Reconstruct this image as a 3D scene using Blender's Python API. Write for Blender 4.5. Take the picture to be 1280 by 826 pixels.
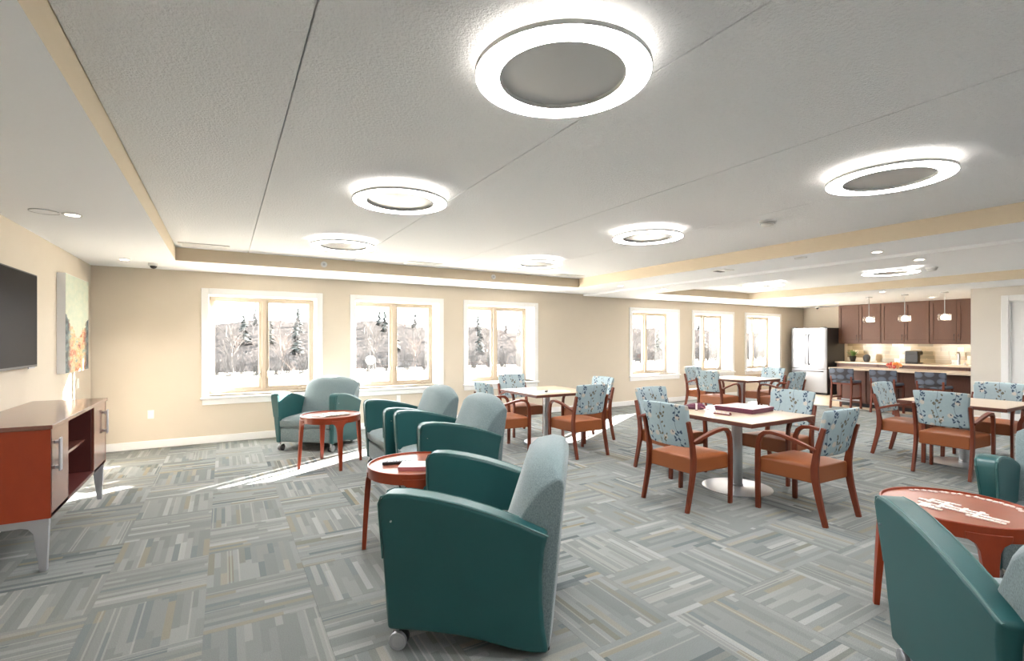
import bpy, bmesh, math, random
from mathutils import Vector, Matrix
random.seed(7)
for o in list(bpy.data.objects): bpy.data.objects.remove(o)
S = bpy.context.scene
C = S.collection
PI = math.pi

# ------------------------------------------------------------------ camera
cam_d = bpy.data.cameras.new('camera'); cam = bpy.data.objects.new('camera', cam_d); C.objects.link(cam)
cam_d.sensor_width = 36; cam_d.lens = 617 / 1280 * 36; cam_d.shift_y = 12 / 1280; cam_d.clip_end = 600; cam_d.clip_start = .02
cam.location = (0, 0, 1.47); cam.rotation_euler = (PI / 2, 0, math.radians(-30.26))
S.camera = cam
# ------------------------------------------------------------------ sky, sun, exposure
w = bpy.data.worlds.new('sky'); S.world = w; w.use_nodes = True
bg = w.node_tree.nodes['Background']; bg.inputs[0].default_value = (.93, .965, 1, 1); bg.inputs[1].default_value = 10.0
sd = bpy.data.lights.new('sun', 'SUN'); sun = bpy.data.objects.new('sun', sd); C.objects.link(sun)
sd.energy = 96; sd.angle = .009; sd.color = (1, .95, .89)
el = math.radians(20)
sun.rotation_euler = Vector((-.854 * math.cos(el), -.52 * math.cos(el), -math.sin(el))).to_track_quat('-Z', 'Y').to_euler()
sun.location = (30, 30, 25)
S.view_settings.view_transform = 'Standard'; S.view_settings.look = 'None'
S.view_settings.exposure = 0.80; S.view_settings.gamma = 1; S.view_settings.use_curve_mapping = False
RING_E, RING_UP, DOWN_E, SPOT_W = 40, 5.0, 12, 14

# ------------------------------------------------------------------ node helper
class NT:
    def __init__(s, name):
        s.m = bpy.data.materials.new(name); s.m.use_nodes = True; s.t = s.m.node_tree
        s.b = s.t.nodes['Principled BSDF']; s.out = s.t.nodes['Material Output']
    def n(s, typ, **kw):
        nd = s.t.nodes.new(typ)
        for k, v in kw.items(): setattr(nd, k, v)
        return nd
    def put(s, sock, v):
        if isinstance(v, bpy.types.NodeSocket): s.t.links.new(v, sock)
        elif v is not None: sock.default_value = v
    def ma(s, op, a, b=None, c=None):
        nd = s.n('ShaderNodeMath', operation=op)
        s.put(nd.inputs[0], a)
        if b is not None: s.put(nd.inputs[1], b)
        if c is not None: s.put(nd.inputs[2], c)
        return nd.outputs[0]
    def mix(s, f, a, b):
        nd = s.n('ShaderNodeMix', data_type='RGBA')
        s.put(nd.inputs[0], f); s.put(nd.inputs[6], a if not isinstance(a, tuple) else (*a[:3], 1)); s.put(nd.inputs[7], b if not isinstance(b, tuple) else (*b[:3], 1))
        return nd.outputs[2]
    def sep(s, v):
        nd = s.n('ShaderNodeSeparateXYZ'); s.put(nd.inputs[0], v); return nd.outputs
    def comb(s, x, y, z):
        nd = s.n('ShaderNodeCombineXYZ')
        for i, v in enumerate((x, y, z)): s.put(nd.inputs[i], v)
        return nd.outputs[0]
    def noise(s, vec, scale, detail=2, rough=.5):
        nd = s.n('ShaderNodeTexNoise'); s.put(nd.inputs['Vector'], vec); nd.inputs['Scale'].default_value = scale
        nd.inputs['Detail'].default_value = detail; nd.inputs['Roughness'].default_value = rough
        return nd.outputs['Fac']
    def white(s, vec):
        nd = s.n('ShaderNodeTexWhiteNoise'); s.put(nd.inputs['Vector'], vec); return nd.outputs['Value']
    def ramp(s, f, stops, interp='LINEAR'):
        nd = s.n('ShaderNodeValToRGB'); r = nd.color_ramp; r.interpolation = interp
        while len(r.elements) < len(stops): r.elements.new(.5)
        for e, (p, c) in zip(r.elements, stops): e.position = p; e.color = (*c, 1)
        s.put(nd.inputs[0], f); return nd.outputs[0]
    def bump(s, h, strength, dist=.01):
        nd = s.n('ShaderNodeBump'); nd.inputs['Strength'].default_value = strength; nd.inputs['Distance'].default_value = dist
        s.put(nd.inputs['Height'], h); s.t.links.new(nd.outputs[0], s.b.inputs['Normal'])
    def obj(s): return s.n('ShaderNodeTexCoord').outputs['Object']
    def pos(s): return s.n('ShaderNodeNewGeometry').outputs['Position']
    def set(s, color=None, rough=None, metal=None, spec=None):
        s.put(s.b.inputs['Base Color'], (*color[:3], 1) if isinstance(color, tuple) else color)
        if rough is not None: s.put(s.b.inputs['Roughness'], rough)
        if metal is not None: s.put(s.b.inputs['Metallic'], metal)
        if spec is not None: s.put(s.b.inputs['Specular IOR Level'], spec)

def mat(name, col, rough=.5, metal=0., bump=0, bscale=200, var=0., vscale=6, spec=.5, coat=0):
    t = NT(name); v = t.obj()
    c = col
    if var:
        c = t.mix(t.noise(v, vscale, 3), tuple(x * (1 - var) for x in col), tuple(min(1, x * (1 + var)) for x in col))
    t.set(c, rough, metal, spec)
    if coat: t.b.inputs['Coat Weight'].default_value = coat; t.b.inputs['Coat Roughness'].default_value = .12
    if bump: t.bump(t.noise(v, bscale, 2), bump, .004)
    return t.m
def emit(name, col, e):
    t = NT(name); em = t.n('ShaderNodeEmission'); em.inputs[0].default_value = (*col, 1); em.inputs[1].default_value = e
    t.t.links.new(em.outputs[0], t.out.inputs[0]); return t.m
def glass(name, tint=(1, 1, 1), gl=.07):
    t = NT(name); a = t.n('ShaderNodeBsdfTransparent'); a.inputs[0].default_value = (*tint, 1)
    g = t.n('ShaderNodeBsdfGlossy'); g.inputs['Roughness'].default_value = .02
    mx = t.n('ShaderNodeMixShader'); mx.inputs[0].default_value = gl
    t.t.links.new(a.outputs[0], mx.inputs[1]); t.t.links.new(g.outputs[0], mx.inputs[2]); t.t.links.new(mx.outputs[0], t.out.inputs[0])
    return t.m
def wood(name, a, b, rough=.35, sx=(6, 6, 1), coat=.25):
    t = NT(name); v = t.obj(); x, y, z = t.sep(v)
    vv = t.comb(t.ma('MULTIPLY', x, sx[0]), t.ma('MULTIPLY', y, sx[1]), t.ma('MULTIPLY', z, sx[2]))
    n1 = t.noise(vv, 9, 4, .6)
    t.set(t.mix(n1, a, b), rough); t.b.inputs['Coat Weight'].default_value = coat; t.b.inputs['Coat Roughness'].default_value = .15
    return t.m

M = {}
M['wall'] = mat('beige_wall_paint', (.65, .573, .467), .75, var=.02, bump=.05, bscale=300)
M['fascia'] = mat('tan_fascia_paint', (.71, .605, .455), .75)
M['wallk'] = mat('cream_wall_paint', (.70, .645, .575), .75)
M['white'] = mat('white_trim_paint', (.86, .855, .84), .42)
M['soffit'] = mat('white_soffit_paint', (.915, .93, .955), .8)
M['vinyl'] = mat('cream_vinyl_floor', (.62, .5, .36), .35, var=.08, vscale=3)
def popcorn():
    t = NT('popcorn_ceiling'); p = t.pos()
    h = t.noise(p, 60, 4, .7)
    t.set(t.mix(h, (.87, .885, .91), (.94, .955, .975)), .95); t.bump(h, .9, .02); return t.m
M['popcorn'] = popcorn()
M['leather'] = mat('teal_leather', (.010, .072, .075), .40, bump=.12, bscale=420, var=.12, vscale=5)
def fabric(name, a, b, sc=260):
    t = NT(name); v = t.obj(); x, y, z = t.sep(v)
    n = t.noise(t.comb(t.ma('MULTIPLY', x, 1.), t.ma('MULTIPLY', y, 1.), t.ma('MULTIPLY', z, .45)), sc, 2, .7)
    t.set(t.mix(t.ramp(n, [(.3, (0, 0, 0)), (.7, (1, 1, 1))]), a, b), .95, 0, .2)
    t.b.inputs['Sheen Weight'].default_value = .3
    t.bump(n, .3, .004); return t.m
M['greyfab'] = fabric('grey_teal_weave', (.095, .135, .145), (.20, .255, .27))
M['piping'] = mat('teal_piping', (.04, .12, .115), .4)
M['brownleather'] = mat('caramel_leather', (.25, .071, .019), .45, bump=.1, bscale=300, var=.10, vscale=4)
M['chairwood'] = wood('mahogany_frame', (.10, .016, .004), (.17, .030, .007), .42, (4, 4, 1), .08)
M['tablewood'] = wood('cherry_wood', (.19, .021, .003), (.28, .036, .005), .38, (3, 3, 1), .1)
M['tabletopw'] = wood('cherry_top', (.22, .065, .037), (.28, .09, .053), .3, (1, 8, 1), .12)
M['credtop'] = wood('brown_mahogany_top', (.16, .062, .045), (.20, .08, .058), .22, (8, 1, 1), .5)
M['credside'] = wood('orange_mahogany_side', (.27, .026, .003), (.34, .040, .005), .42, (2, 2, 1), .08)
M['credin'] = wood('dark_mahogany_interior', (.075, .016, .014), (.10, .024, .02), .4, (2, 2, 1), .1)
M['laminate'] = wood('pale_laminate', (.53, .41, .30), (.62, .49, .37), .28, (9, 1, 1), .2)
M['edge'] = mat('dark_edge_band', (.10, .028, .016), .4)
M['steel'] = mat('brushed_steel', (.50, .51, .53), .30, 1.0)
M['fridge'] = mat('fridge_steel', (.30, .305, .32), .34, 1.0)
M['handlegrey'] = mat('dark_steel_handle', (.10, .10, .11), .4, .6)
M['greymetal'] = mat('silver_paint', (.42, .43, .46), .38, .55)
M['rubber'] = mat('black_rubber', (.02, .02, .022), .6)
M['frame'] = mat('tan_window_frame', (.33, .28, .22), .45)
M['glass'] = glass('window_glass')
M['screen'] = mat('tv_screen', (.006, .005, .007), .45, spec=.05)
M['blackplastic'] = mat('black_plastic', (.015, .015, .017), .35)
M['cab'] = wood('walnut_cabinet', (.105, .043, .023), (.145, .062, .034), .5, (5, 5, 1), .0)
M['cabdark'] = wood('dark_walnut_panel', (.085, .03, .018), (.12, .045, .027), .4, (5, 5, 1), .15)
M['counter'] = mat('cream_quartz', (.68, .55, .43), .2, var=.1, vscale=60)
M['ring'] = emit('ring_diffuser_glow', (1, .985, .965), RING_E)
M['ringup'] = emit('ring_back_glow', (1, .92, .83), RING_UP)
M['ringplate'] = mat('ring_grey_plate', (.62, .62, .62), .3)
M['bulb'] = emit('downlight_bulb', (1, .9, .75), DOWN_E)
M['pend'] = emit('pendant_bulb', (1, .86, .66), 9)
M['strip'] = emit('under_cabinet_strip', (1, .78, .48), 16)
M['clear'] = glass('pendant_glass', (.96, .96, .95), .16)
M['plate'] = mat('white_plastic', (.82, .82, .80), .4)
M['dark'] = mat('dark_void', (.02, .02, .02), .8)
M['paper'] = mat('white_paper', (.80, .81, .82), .7)
M['ventgrey'] = mat('vent_grey', (.55, .56, .58), .5)

# ------------------------------------------------------------------ mesh helper
class MB:
    def __init__(s): s.v = []; s.f = []; s.mi = []; s.cur = 0
    def add(s, vs, fs):
        o = len(s.v); s.v += [tuple(v) for v in vs]
        for f in fs: s.f.append([i + o for i in f]); s.mi.append(s.cur)
        return s
    def box(s, x0, y0, z0, x1, y1, z1):
        x0, x1 = min(x0, x1), max(x0, x1); y0, y1 = min(y0, y1), max(y0, y1); z0, z1 = min(z0, z1), max(z0, z1)
        return s.add([(x0, y0, z0), (x1, y0, z0), (x1, y1, z0), (x0, y1, z0), (x0, y0, z1), (x1, y0, z1), (x1, y1, z1), (x0, y1, z1)],
                     [(3, 2, 1, 0), (4, 5, 6, 7), (0, 1, 5, 4), (1, 2, 6, 5), (2, 3, 7, 6), (3, 0, 4, 7)])
    def loops(s, ls, cap=True, closed=True):
        n = len(ls[0]); vs = [p for l in ls for p in l]; fs = []
        for i in range(len(ls) - 1):
            for j in range(n if closed else n - 1):
                k = (j + 1) % n
                fs.append((i * n + j, i * n + k, (i + 1) * n + k, (i + 1) * n + j))
        if cap: fs.append(tuple(range(n))[::-1]); fs.append(tuple((len(ls) - 1) * n + j for j in range(n)))
        return s.add(vs, fs)
    def lathe(s, prof, n=32, c=(0, 0, 0), cap=True):
        return s.loops([[(c[0] + r * math.cos(2 * PI * j / n), c[1] + r * math.sin(2 * PI * j / n), c[2] + z) for j in range(n)] for r, z in prof], cap)
    def ringlathe(s, prof, n=48, c=(0, 0, 0)):          # closed profile
        return s.loops([[(c[0] + r * math.cos(2 * PI * j / n), c[1] + r * math.sin(2 * PI * j / n), c[2] + z) for j in range(n)] for r, z in prof + [prof[0]]], False)
    def tube(s, pts, r, n=8, cap=True):
        pts = [Vector(p) for p in pts]; ls = []
        rr = r if isinstance(r, (list, tuple)) else [r] * len(pts)
        up = Vector((0, 0, 1))
        for i, p in enumerate(pts):
            d = (pts[min(i + 1, len(pts) - 1)] - pts[max(i - 1, 0)]).normalized()
            a = d.cross(up)
            if a.length < .05: a = d.cross(Vector((1, 0, 0)))
            a.normalize(); b = a.cross(d)
            ls.append([tuple(p + (a * math.cos(2 * PI * j / n) + b * math.sin(2 * PI * j / n)) * rr[i]) for j in range(n)])
        return s.loops(ls, cap)
    def sweep(s, path, hd, hx):
        """path of (x,y,z) lying about a yz plane; half depth in plane, half width in x"""
        ls = []
        for i, p in enumerate(path):
            a = path[max(i - 1, 0)]; b = path[min(i + 1, len(path) - 1)]
            d = Vector((0, b[1] - a[1], b[2] - a[2])).normalized(); nrm = Vector((0, -d.z, d.y))
            h = hd[i] if isinstance(hd, (list, tuple)) else hd
            wx = hx[i] if isinstance(hx, (list, tuple)) else hx
            P = Vector(p)
            ls.append([tuple(P + nrm * h + Vector((wx, 0, 0))), tuple(P + nrm * h - Vector((wx, 0, 0))), tuple(P - nrm * h - Vector((wx, 0, 0))), tuple(P - nrm * h + Vector((wx, 0, 0)))])
        return s.loops(ls)
    def prism(s, prof, x0, x1):                          # profile of (y,z), extruded in x
        return s.loops([[(x0, y, z) for y, z in prof], [(x1, y, z) for y, z in prof]])
    def cyl(s, p0, p1, r, n=16): return s.tube([p0, p1], r, n)
    def build(s, name, m, parent=None, bevel=0, seg=2, smooth=35, loc=None, mats=None):
        me = bpy.data.meshes.new(name); me.from_pydata(s.v, [], s.f); me.update()
        bm = bmesh.new(); bm.from_mesh(me); bmesh.ops.recalc_face_normals(bm, faces=bm.faces); bm.to_mesh(me); bm.free()
        for x in (mats or [m]): me.materials.append(M[x] if isinstance(x, str) else x)
        if mats: me.polygons.foreach_set('material_index', s.mi)
        if smooth:
            me.polygons.foreach_set('use_smooth', [True] * len(me.polygons)); me.set_sharp_from_angle(angle=math.radians(smooth))
        o = bpy.data.objects.new(name, me); C.objects.link(o)
        if parent: o.parent = parent
        if loc: o.location = loc
        if bevel:
            b = o.modifiers.new('bevel', 'BEVEL'); b.width = bevel; b.segments = seg; b.limit_method = 'ANGLE'; b.angle_limit = math.radians(40); b.harden_normals = True
        return o

def tag(o, label=None, cat=None, group=None, kind=None):
    if label: o['label'] = label
    if cat: o['category'] = cat
    if group: o['group'] = group
    if kind: o['kind'] = kind
    return o
def thing(name, label=None, cat=None, loc=(0, 0, 0), rz=0, group=None, kind=None):
    o = bpy.data.objects.new(name, None); C.objects.link(o); o.empty_display_size = .1
    o.location = loc; o.rotation_euler = (0, 0, rz); return tag(o, label, cat, group, kind)
def copy_tree(o, parent=None):
    c = o.copy(); C.objects.link(c); c.parent = parent
    for ch in [x for x in o.children]: copy_tree(ch, c)
    return c
class Maker:
    """first call hands out the prototype itself, later ones copies"""
    def __init__(s, fn): s.fn = fn; s.p = None
    def __call__(s, loc, rz, label, cat, group=None):
        if s.p is None: s.p = o = s.fn()
        else: o = copy_tree(s.p)
        o.location = loc; o.rotation_euler = (0, 0, rz); return tag(o, label, cat, group)
def face(fx, fy): return math.atan2(-fx, fy)             # local +Y looks along (fx,fy)
def struct(mb, name, m, **k): return tag(mb.build(name, m, **k), kind='structure')

# ------------------------------------------------------------------ room shell
XL, XR, YW, YB = -1.49, 14.80, 8.27, -3.5
ZS, ZT, ZL, ZT2, ZTOP = 2.44, 2.60, 2.405, 2.55, 2.95
XB, YBK = 11.80, 3.57                                    # right-hand wall block
WD = .36                                                 # window reveal depth
WX = [-.28, 1.77, 3.79, 7.88, 9.95, 12.03]; WW = 1.63; WZ0, WZ1 = .66, 2.21
T = .535; TX0, TY0 = -.09, 2.90                          # carpet tile grid
XV = TX0 + 22 * T                                        # vinyl begins in the kitchen

def carpet():
    t = NT('striped_carpet_tile'); p = t.pos(); x, y, z = t.sep(p)
    u = t.ma('DIVIDE', t.ma('SUBTRACT', x, TX0), T); v = t.ma('DIVIDE', t.ma('SUBTRACT', y, TY0), T)
    iu, iv = t.ma('FLOOR', u), t.ma('FLOOR', v); fu, fv = t.ma('SUBTRACT', u, iu), t.ma('SUBTRACT', v, iv)
    chk = t.ma('MODULO', t.ma('ABSOLUTE', t.ma('ADD', iu, iv)), 2.0)       # 1: stripes run along Y
    chk = t.ma('GREATER_THAN', chk, .5)
    def sel(a, b):                                                        # chk ? a : b
        return t.ma('ADD', t.ma('MULTIPLY', chk, a), t.ma('MULTIPLY', t.ma('SUBTRACT', 1.0, chk), b))
    across, along = sel(fu, fv), sel(fv, fu)
    th = t.white(t.comb(iu, iv, 3.3))
    st = t.ma('FLOOR', t.ma('MULTIPLY', across, 15.0))
    off = t.white(t.comb(st, t.ma('ADD', iu, 17.3), iv))
    seg = t.ma('FLOOR', t.ma('ADD', t.ma('MULTIPLY', along, 1.3), t.ma('MULTIPLY', off, 1.6)))
    h = t.white(t.comb(t.ma('ADD', st, t.ma('MULTIPLY', seg, 31.0)), t.ma('ADD', iu, .5), t.ma('ADD', iv, .5)))
    h2 = t.white(t.comb(t.ma('ADD', t.ma('FLOOR', t.ma('MULTIPLY', across, 60.0)), 5.1), iu, iv))
    calm = t.ramp(h, [(0, (.24, .256, .252)), (.25, (.268, .283, .278)), (.50, (.296, .31, .304)), (.70, (.33, .345, .335)), (.82, (.215, .24, .248)), (.90, (.30, .285, .235)), (.95, (.385, .40, .395))], 'CONSTANT')
    bold = t.ramp(h, [(0, (.29, .315, .318)), (.26, (.135, .16, .168)), (.40, (.325, .35, .35)), (.54, (.19, .195, .175)), (.66, (.255, .28, .285)), (.78, (.30, .255, .165)), (.85, (.105, .13, .14)), (.93, (.40, .405, .39))], 'CONSTANT')
    c = t.mix(t.ma('MULTIPLY', t.ma('POWER', th, 1.8), .85), calm, bold)
    c = t.mix(t.ma('MULTIPLY', t.ma('GREATER_THAN', h2, .94), .5), c, (.44, .44, .415))
    fine = t.noise(p, 230, 3, .75)
    nd = t.n('ShaderNodeHueSaturation'); t.put(nd.inputs['Color'], c); t.put(nd.inputs['Value'], t.ma('ADD', .27, t.ma('MULTIPLY', fine, 0.98)))
    t.set(nd.outputs[0], .97, 0, .15); t.bump(fine, .5, .006); return t.m
M['carpet'] = carpet()
fl = struct(MB().box(XL - .1, YB - .1, -.12, XR + .1, YW + .1, -.006), 'floor', mat('grey_underlay', (.2, .2, .2), .9))
MB().box(XV + .001, YBK, -.006, XR, YW, 0).build('vinyl_sheet', 'vinyl', fl)
sx, sy = math.sin(math.radians(30.26)), math.cos(math.radians(30.26))
cells = []
i0, i1 = math.floor((XL - TX0) / T), 21
j0, j1 = math.floor((YB - TY0) / T), math.floor((YW - TY0) / T)
for i in range(i0, i1 + 1):
    for j in range(j0, j1 + 1):
        x0, x1 = max(TX0 + i * T, XL), min(TX0 + (i + 1) * T, XV); y0, y1 = max(TY0 + j * T, YB), min(TY0 + (j + 1) * T, YW)
        if x1 - x0 < .02 or y1 - y0 < .02: continue
        cx, cy = (x0 + x1) / 2, (y0 + y1) / 2; d = cx * sx + cy * sy; r = cx * sy - cy * sx
        vis = d > 1.6 and abs(r / d) < 1.12
        cells.append((0 if vis else 1, d, x0, x1, y0, y1))
cells.sort()
tile_mesh = {}
rest = MB()
g = .0006
for k, (vis, d, x0, x1, y0, y1) in enumerate(cells):
    cx, cy = (x0 + x1) / 2, (y0 + y1) / 2; hx, hy = (x1 - x0) / 2 - g, (y1 - y0) / 2 - g
    if k < 300 and not vis:
        key = (round(hx, 3), round(hy, 3))
        if key not in tile_mesh:
            o = MB().box(-hx, -hy, -.006, hx, hy, 0).build('carpet_tile', 'carpet', fl, loc=(cx, cy, 0), smooth=0); tile_mesh[key] = o.data
        else:
            o = bpy.data.objects.new('carpet_tile', tile_mesh[key]); C.objects.link(o); o.parent = fl; o.location = (cx, cy, 0)
    else: rest.box(cx - hx, cy - hy, -.006, cx + hx, cy + hy, 0)
tag(rest.build('carpet_tiles_far', 'carpet', fl, smooth=0), kind='stuff')

struct(MB().box(XL - .2, YB - .2, -.1, XL, YW + WD + .1, ZTOP), 'wall_left', 'wall')
struct(MB().box(XL, YB - .2, -.1, XR + .2, YB, ZTOP), 'wall_rear', 'soffit')  # out of view; white chosen to bounce light up to the ceiling
mb = MB()
y0, y1 = YW, YW + WD + .06
xs = XL
for x in WX:
    a, b = x + .06, x + WW - .06
    mb.box(xs, y0, -.1, a, y1, ZTOP); mb.box(a, y0, -.1, b, y1, WZ0 + .02); mb.box(a, y0, WZ1 - .07, b, y1, ZTOP); xs = b
mb.box(xs, y0, -.1, XR + .2, y1, ZTOP)
struct(mb, 'wall_window', 'wall', smooth=0)
struct(MB().box(XR, YBK, -.1, XR + .2, YW, ZTOP), 'wall_kitchen', 'wall')
DY0, DY1, DZ = 2.10, 3.06, 2.15                           # door opening in the right-hand wall
mb = MB().box(XB, DY1, -.1, XR + .2, YBK, ZTOP).box(XB, YB, -.1, XR + .2, DY0, ZTOP).box(XB, DY0, DZ, XR + .2, DY1, ZTOP).box(XB + .14, DY0, -.1, XR + .2, DY1, DZ)
struct(mb, 'wall_right', 'wallk', smooth=0)
# ceiling: popcorn planks in the tray, soffits round it, lower ceiling with a second tray over the dining end
A0, A1, AY0, AY1 = -.51, 5.65, -2.5, 7.25
B0, B1, BY1, XD = 7.46, 10.5, 7.10, 6.57
ce = struct(MB().box(A0, AY0, ZT + .02, A1, AY1, ZTOP), 'ceiling', 'popcorn')
seams = [A0, .27, 1.575, 2.88, 4.19, 5.5, A1]
for a, b in zip(seams, seams[1:]):
    MB().box(a + .003, AY0, ZT, b - .003, AY1, ZT + .02).build('ceiling_plank', 'popcorn', ce, bevel=.004)
def soffit(name, boxes):
    mb = MB()
    for b in boxes: mb.box(*b)
    o = struct(mb, name, 'soffit', smooth=0, mats=['soffit', 'fascia'])
    for p in o.data.polygons: p.material_index = 1 if abs(p.normal.z) < .5 else 0
    return o
soffit('ceiling_soffit_lounge', [(XL, YB, ZS, A0, YW, ZTOP), (A0, AY1, ZS, A1, YW, ZTOP), (A1, YB, ZS, XD, YW, ZTOP), (A0, YB, ZS, A1, AY0, ZTOP)])
o = soffit('ceiling_soffit_dining', [(XD, YB, ZL, B0, YW, ZTOP), (B0, BY1, ZL, B1, YW, ZTOP), (B1, YB, ZL, XR, YW, ZTOP), (B0, YB, ZL, B1, AY0, ZTOP)])
for p in o.data.polygons:
    if p.normal.x < -.9 and abs(p.center.x - XD) < .01: p.material_index = 0
struct(MB().box(B0, AY0, ZT2, B1, BY1, ZTOP), 'ceiling_dining', 'soffit')
# baseboards
def base(name, x0, y0, x1, y1):
    struct(MB().box(x0, y0, 0, x1, y1, .105), name, 'white', bevel=.006)
base('baseboard_window', XL, YW - .016, 13.7, YW)
base('baseboard_left', XL, YB, XL + .016, YW - .016)
base('baseboard_right', XB - .016, DY1 + .1, XB, YBK)
base('baseboard_rear', XL + .016, YB, XB, YB + .016)
# windows
def make_window():
    r = thing('window_1', kind='structure')
    cw = .09; h = WZ1 - WZ0; y = -.022
    MB().box(0, y, 0, cw, 0, h).build('side_casing', 'white', r, bevel=.006)
    MB().box(WW - cw, y, 0, WW, 0, h).build('side_casing', 'white', r, bevel=.006)
    MB().box(cw, y, h - cw, WW - cw, 0, h).build('head_casing', 'white', r, bevel=.006)
    MB().box(-.012, -.05, -.035, WW + .012, 0, 0).build('sill', 'white', r, bevel=.008)
    MB().box(.01, -.02, -.115, WW - .01, 0, -.035).build('apron', 'white', r, bevel=.005)
    a, b = cw, WW - cw; zt = h - cw
    MB().box(.06, 0, .02, a, WD, zt + .02).build('jamb', 'white', r)
    MB().box(b, 0, .02, WW - .06, WD, zt + .02).build('jamb', 'white', r)
    MB().box(a, 0, zt, b, WD, zt + .02).build('head_jamb', 'white', r)
    MB().box(a, -.0, 0, b, WD, .02).build('stool', 'white', r)
    f0, f1 = WD - .05, WD + .02
    # outer frame
    MB().box(a, f0, .02, a + .03, f1, zt).box(b - .03, f0, .02, b, f1, zt).box(a + .03, f0, zt - .03, b - .03, f1, zt).box(a + .03, f0, .02, b - .03, f1, .055).build('frame', 'frame', r, bevel=.003)
    mid = WW / 2
    MB().box(mid - .03, f0 - .01, .055, mid + .03, f1, zt - .03).build('mullion', 'frame', r, bevel=.004)
    for x0, x1, sgn in ((a + .03, mid - .03, 1), (mid + .03, b - .03, -1)):
        s0, s1 = f0 + .012, f1 - .012; z0, z1 = .055, zt - .03; q = .042
        sh = MB().box(x0, s0, z0, x0 + q, s1, z1).box(x1 - q, s0, z0, x1, s1, z1).box(x0 + q, s0, z1 - q, x1 - q, s1, z1).box(x0 + q, s0, z0, x1 - q, s1, z0 + q).build('sash', 'frame', r, bevel=.003)
        MB().box(x0 + q, (s0 + s1) / 2 - .003, z0 + q, x1 - q, (s0 + s1) / 2 + .003, z1 - q).build('pane', 'glass', sh)
        xl = x1 - .02 if sgn > 0 else x0 + .02
        MB().box(xl - .012, s0 - .012, .22, xl + .012, s0, .36).tube([(xl, s0 - .012, .33), (xl, s0 - .04, .30), (xl + .004, s0 - .035, .22)], .007, 6).build('latch', 'frame', sh, bevel=.002)
        xc = x0 + .15 if sgn > 0 else x1 - .15
        MB().box(xc - .045, f0 - .035, .02, xc + .045, f0, .05).tube([(xc, f0 - .03, .05), (xc + .05 * sgn, f0 - .05, .085), (xc + .13 * sgn, f0 - .05, .06)], .008, 6).build('crank', 'frame', sh, bevel=.002)
    return r
w0 = None
for k, x in enumerate(WX):
    o = w0 = make_window() if k == 0 else None or (copy_tree(w0))
    o.name = 'window_%d' % (k + 1); o.location = (x, YW, WZ0); o['kind'] = 'structure'
    w0 = o
# door on the right
dr = thing('door_1', kind='structure', loc=(XB, 0, 0))
cw = .1
for y0, y1, z0, z1 in ((DY1, DY1 + cw, 0, DZ + cw), (DY0 - cw, DY0, 0, DZ + cw), (DY0, DY1, DZ, DZ + cw)):
    MB().box(-.022, y0, z0, 0, y1, z1).build('casing', 'white', dr, bevel=.008)
MB().box(0, DY1 - .018, 0, .135, DY1, DZ).box(0, DY0, 0, .135, DY0 + .018, DZ).box(0, DY0, DZ - .018, .135, DY1, DZ).build('jamb', 'white', dr)
dl = MB().box(.05, DY0 + .02, .01, .09, DY1 - .02, DZ - .02).build('door_leaf', 'white', dr)
for z0, z1 in ((.2, .95), (1.1, 2.0)):
    MB().box(.042, DY0 + .14, z0, .05, DY1 - .14, z1).build('door_panel', 'white', dl, bevel=.006)
MB().cyl((.05, DY0 + .09, 1.0), (.0, DY0 + .09, 1.0), .012).cyl((0, DY0 + .09, 1.0), (0, DY0 + .2, 1.0), .011).build('door_handle', 'steel', dl)

# ------------------------------------------------------------------ ceiling fixtures
def make_ring():
    r = thing('ring_ceiling_light')
    MB().ringlathe([(.250, -.077), (.250, -.052), (.338, -.052), (.353, -.060), (.353, -.077), (.349, -.077), (.349, -.071), (.254, -.071), (.254, -.077)], 72).build('ring_body', 'plate', r)
    MB().ringlathe([(.2545, -.0755), (.2545, -.0715), (.3485, -.0715), (.3485, -.0755)], 72).build('ring_diffuser', 'ring', r, smooth=20)
    MB().ringlathe([(.262, -.053), (.262, -.049), (.325, -.049), (.325, -.053)], 64).build('back_diffuser', 'ringup', r, smooth=20)
    MB().lathe([(.256, -.048), (.256, -.058), (.20, -.062), (0.001, -.064)], 56).build('centre_plate', 'ringplate', r)
    MB().lathe([(.19, 0), (.19, -.05), (.001, -.05)], 48).build('housing', 'ringplate', r)
    return r
ring = Maker(make_ring)
rl = [((1.18, 1.62), 'large glowing ring ceiling light, nearest and biggest in the picture'),
      ((1.17, 3.70), 'glowing ring ceiling light, second along the left row towards the windows'),
      ((1.17, 5.78), 'small glowing ring ceiling light at the window end of the left row'),
      ((3.78, 5.78), 'small glowing ring ceiling light above the table by the third window'),
      ((3.78, 3.70), 'glowing ring ceiling light in the middle of the right row of the lounge tray'),
      ((3.78, 1.56), 'wide glowing ring ceiling light beside the smoke detector at upper right')]
for (x, y), lb in rl: ring((x, y, ZT), 0, lb, 'ceiling light', 'ring ceiling lights')
for (x, y), lb in [((8.64, 5.57), 'glowing ring ceiling light over the far dining table by the right windows'), ((8.64, 3.54), 'glowing ring ceiling light of the dining tray in front of the pendant lamps')]:
    ring((x, y, ZT2), 0, lb, 'ceiling light', 'ring ceiling lights')
for x, y, z in ((1.17, -.58, ZT), (3.78, -.58, ZT), (8.64, 1.51, ZT2), (8.64, -.52, ZT2)):  # added rings out of view, continuing the grid to light the whole room
    ring((x, y, z), 0, 'added ring ceiling light outside the picture, put in to light the room', 'ceiling light', 'ring ceiling lights')
def make_down():
    r = thing('recessed_downlight')
    MB().ringlathe([(.045, -.001), (.062, -.001), (.064, -.006), (.046, -.008)], 28).build('trim_ring', 'plate', r)
    MB().lathe([(.046, -.003), (.046, -.006), (.001, -.006)], 24).build('lens', 'bulb', r)
    return r
down = Maker(make_down)
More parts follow.
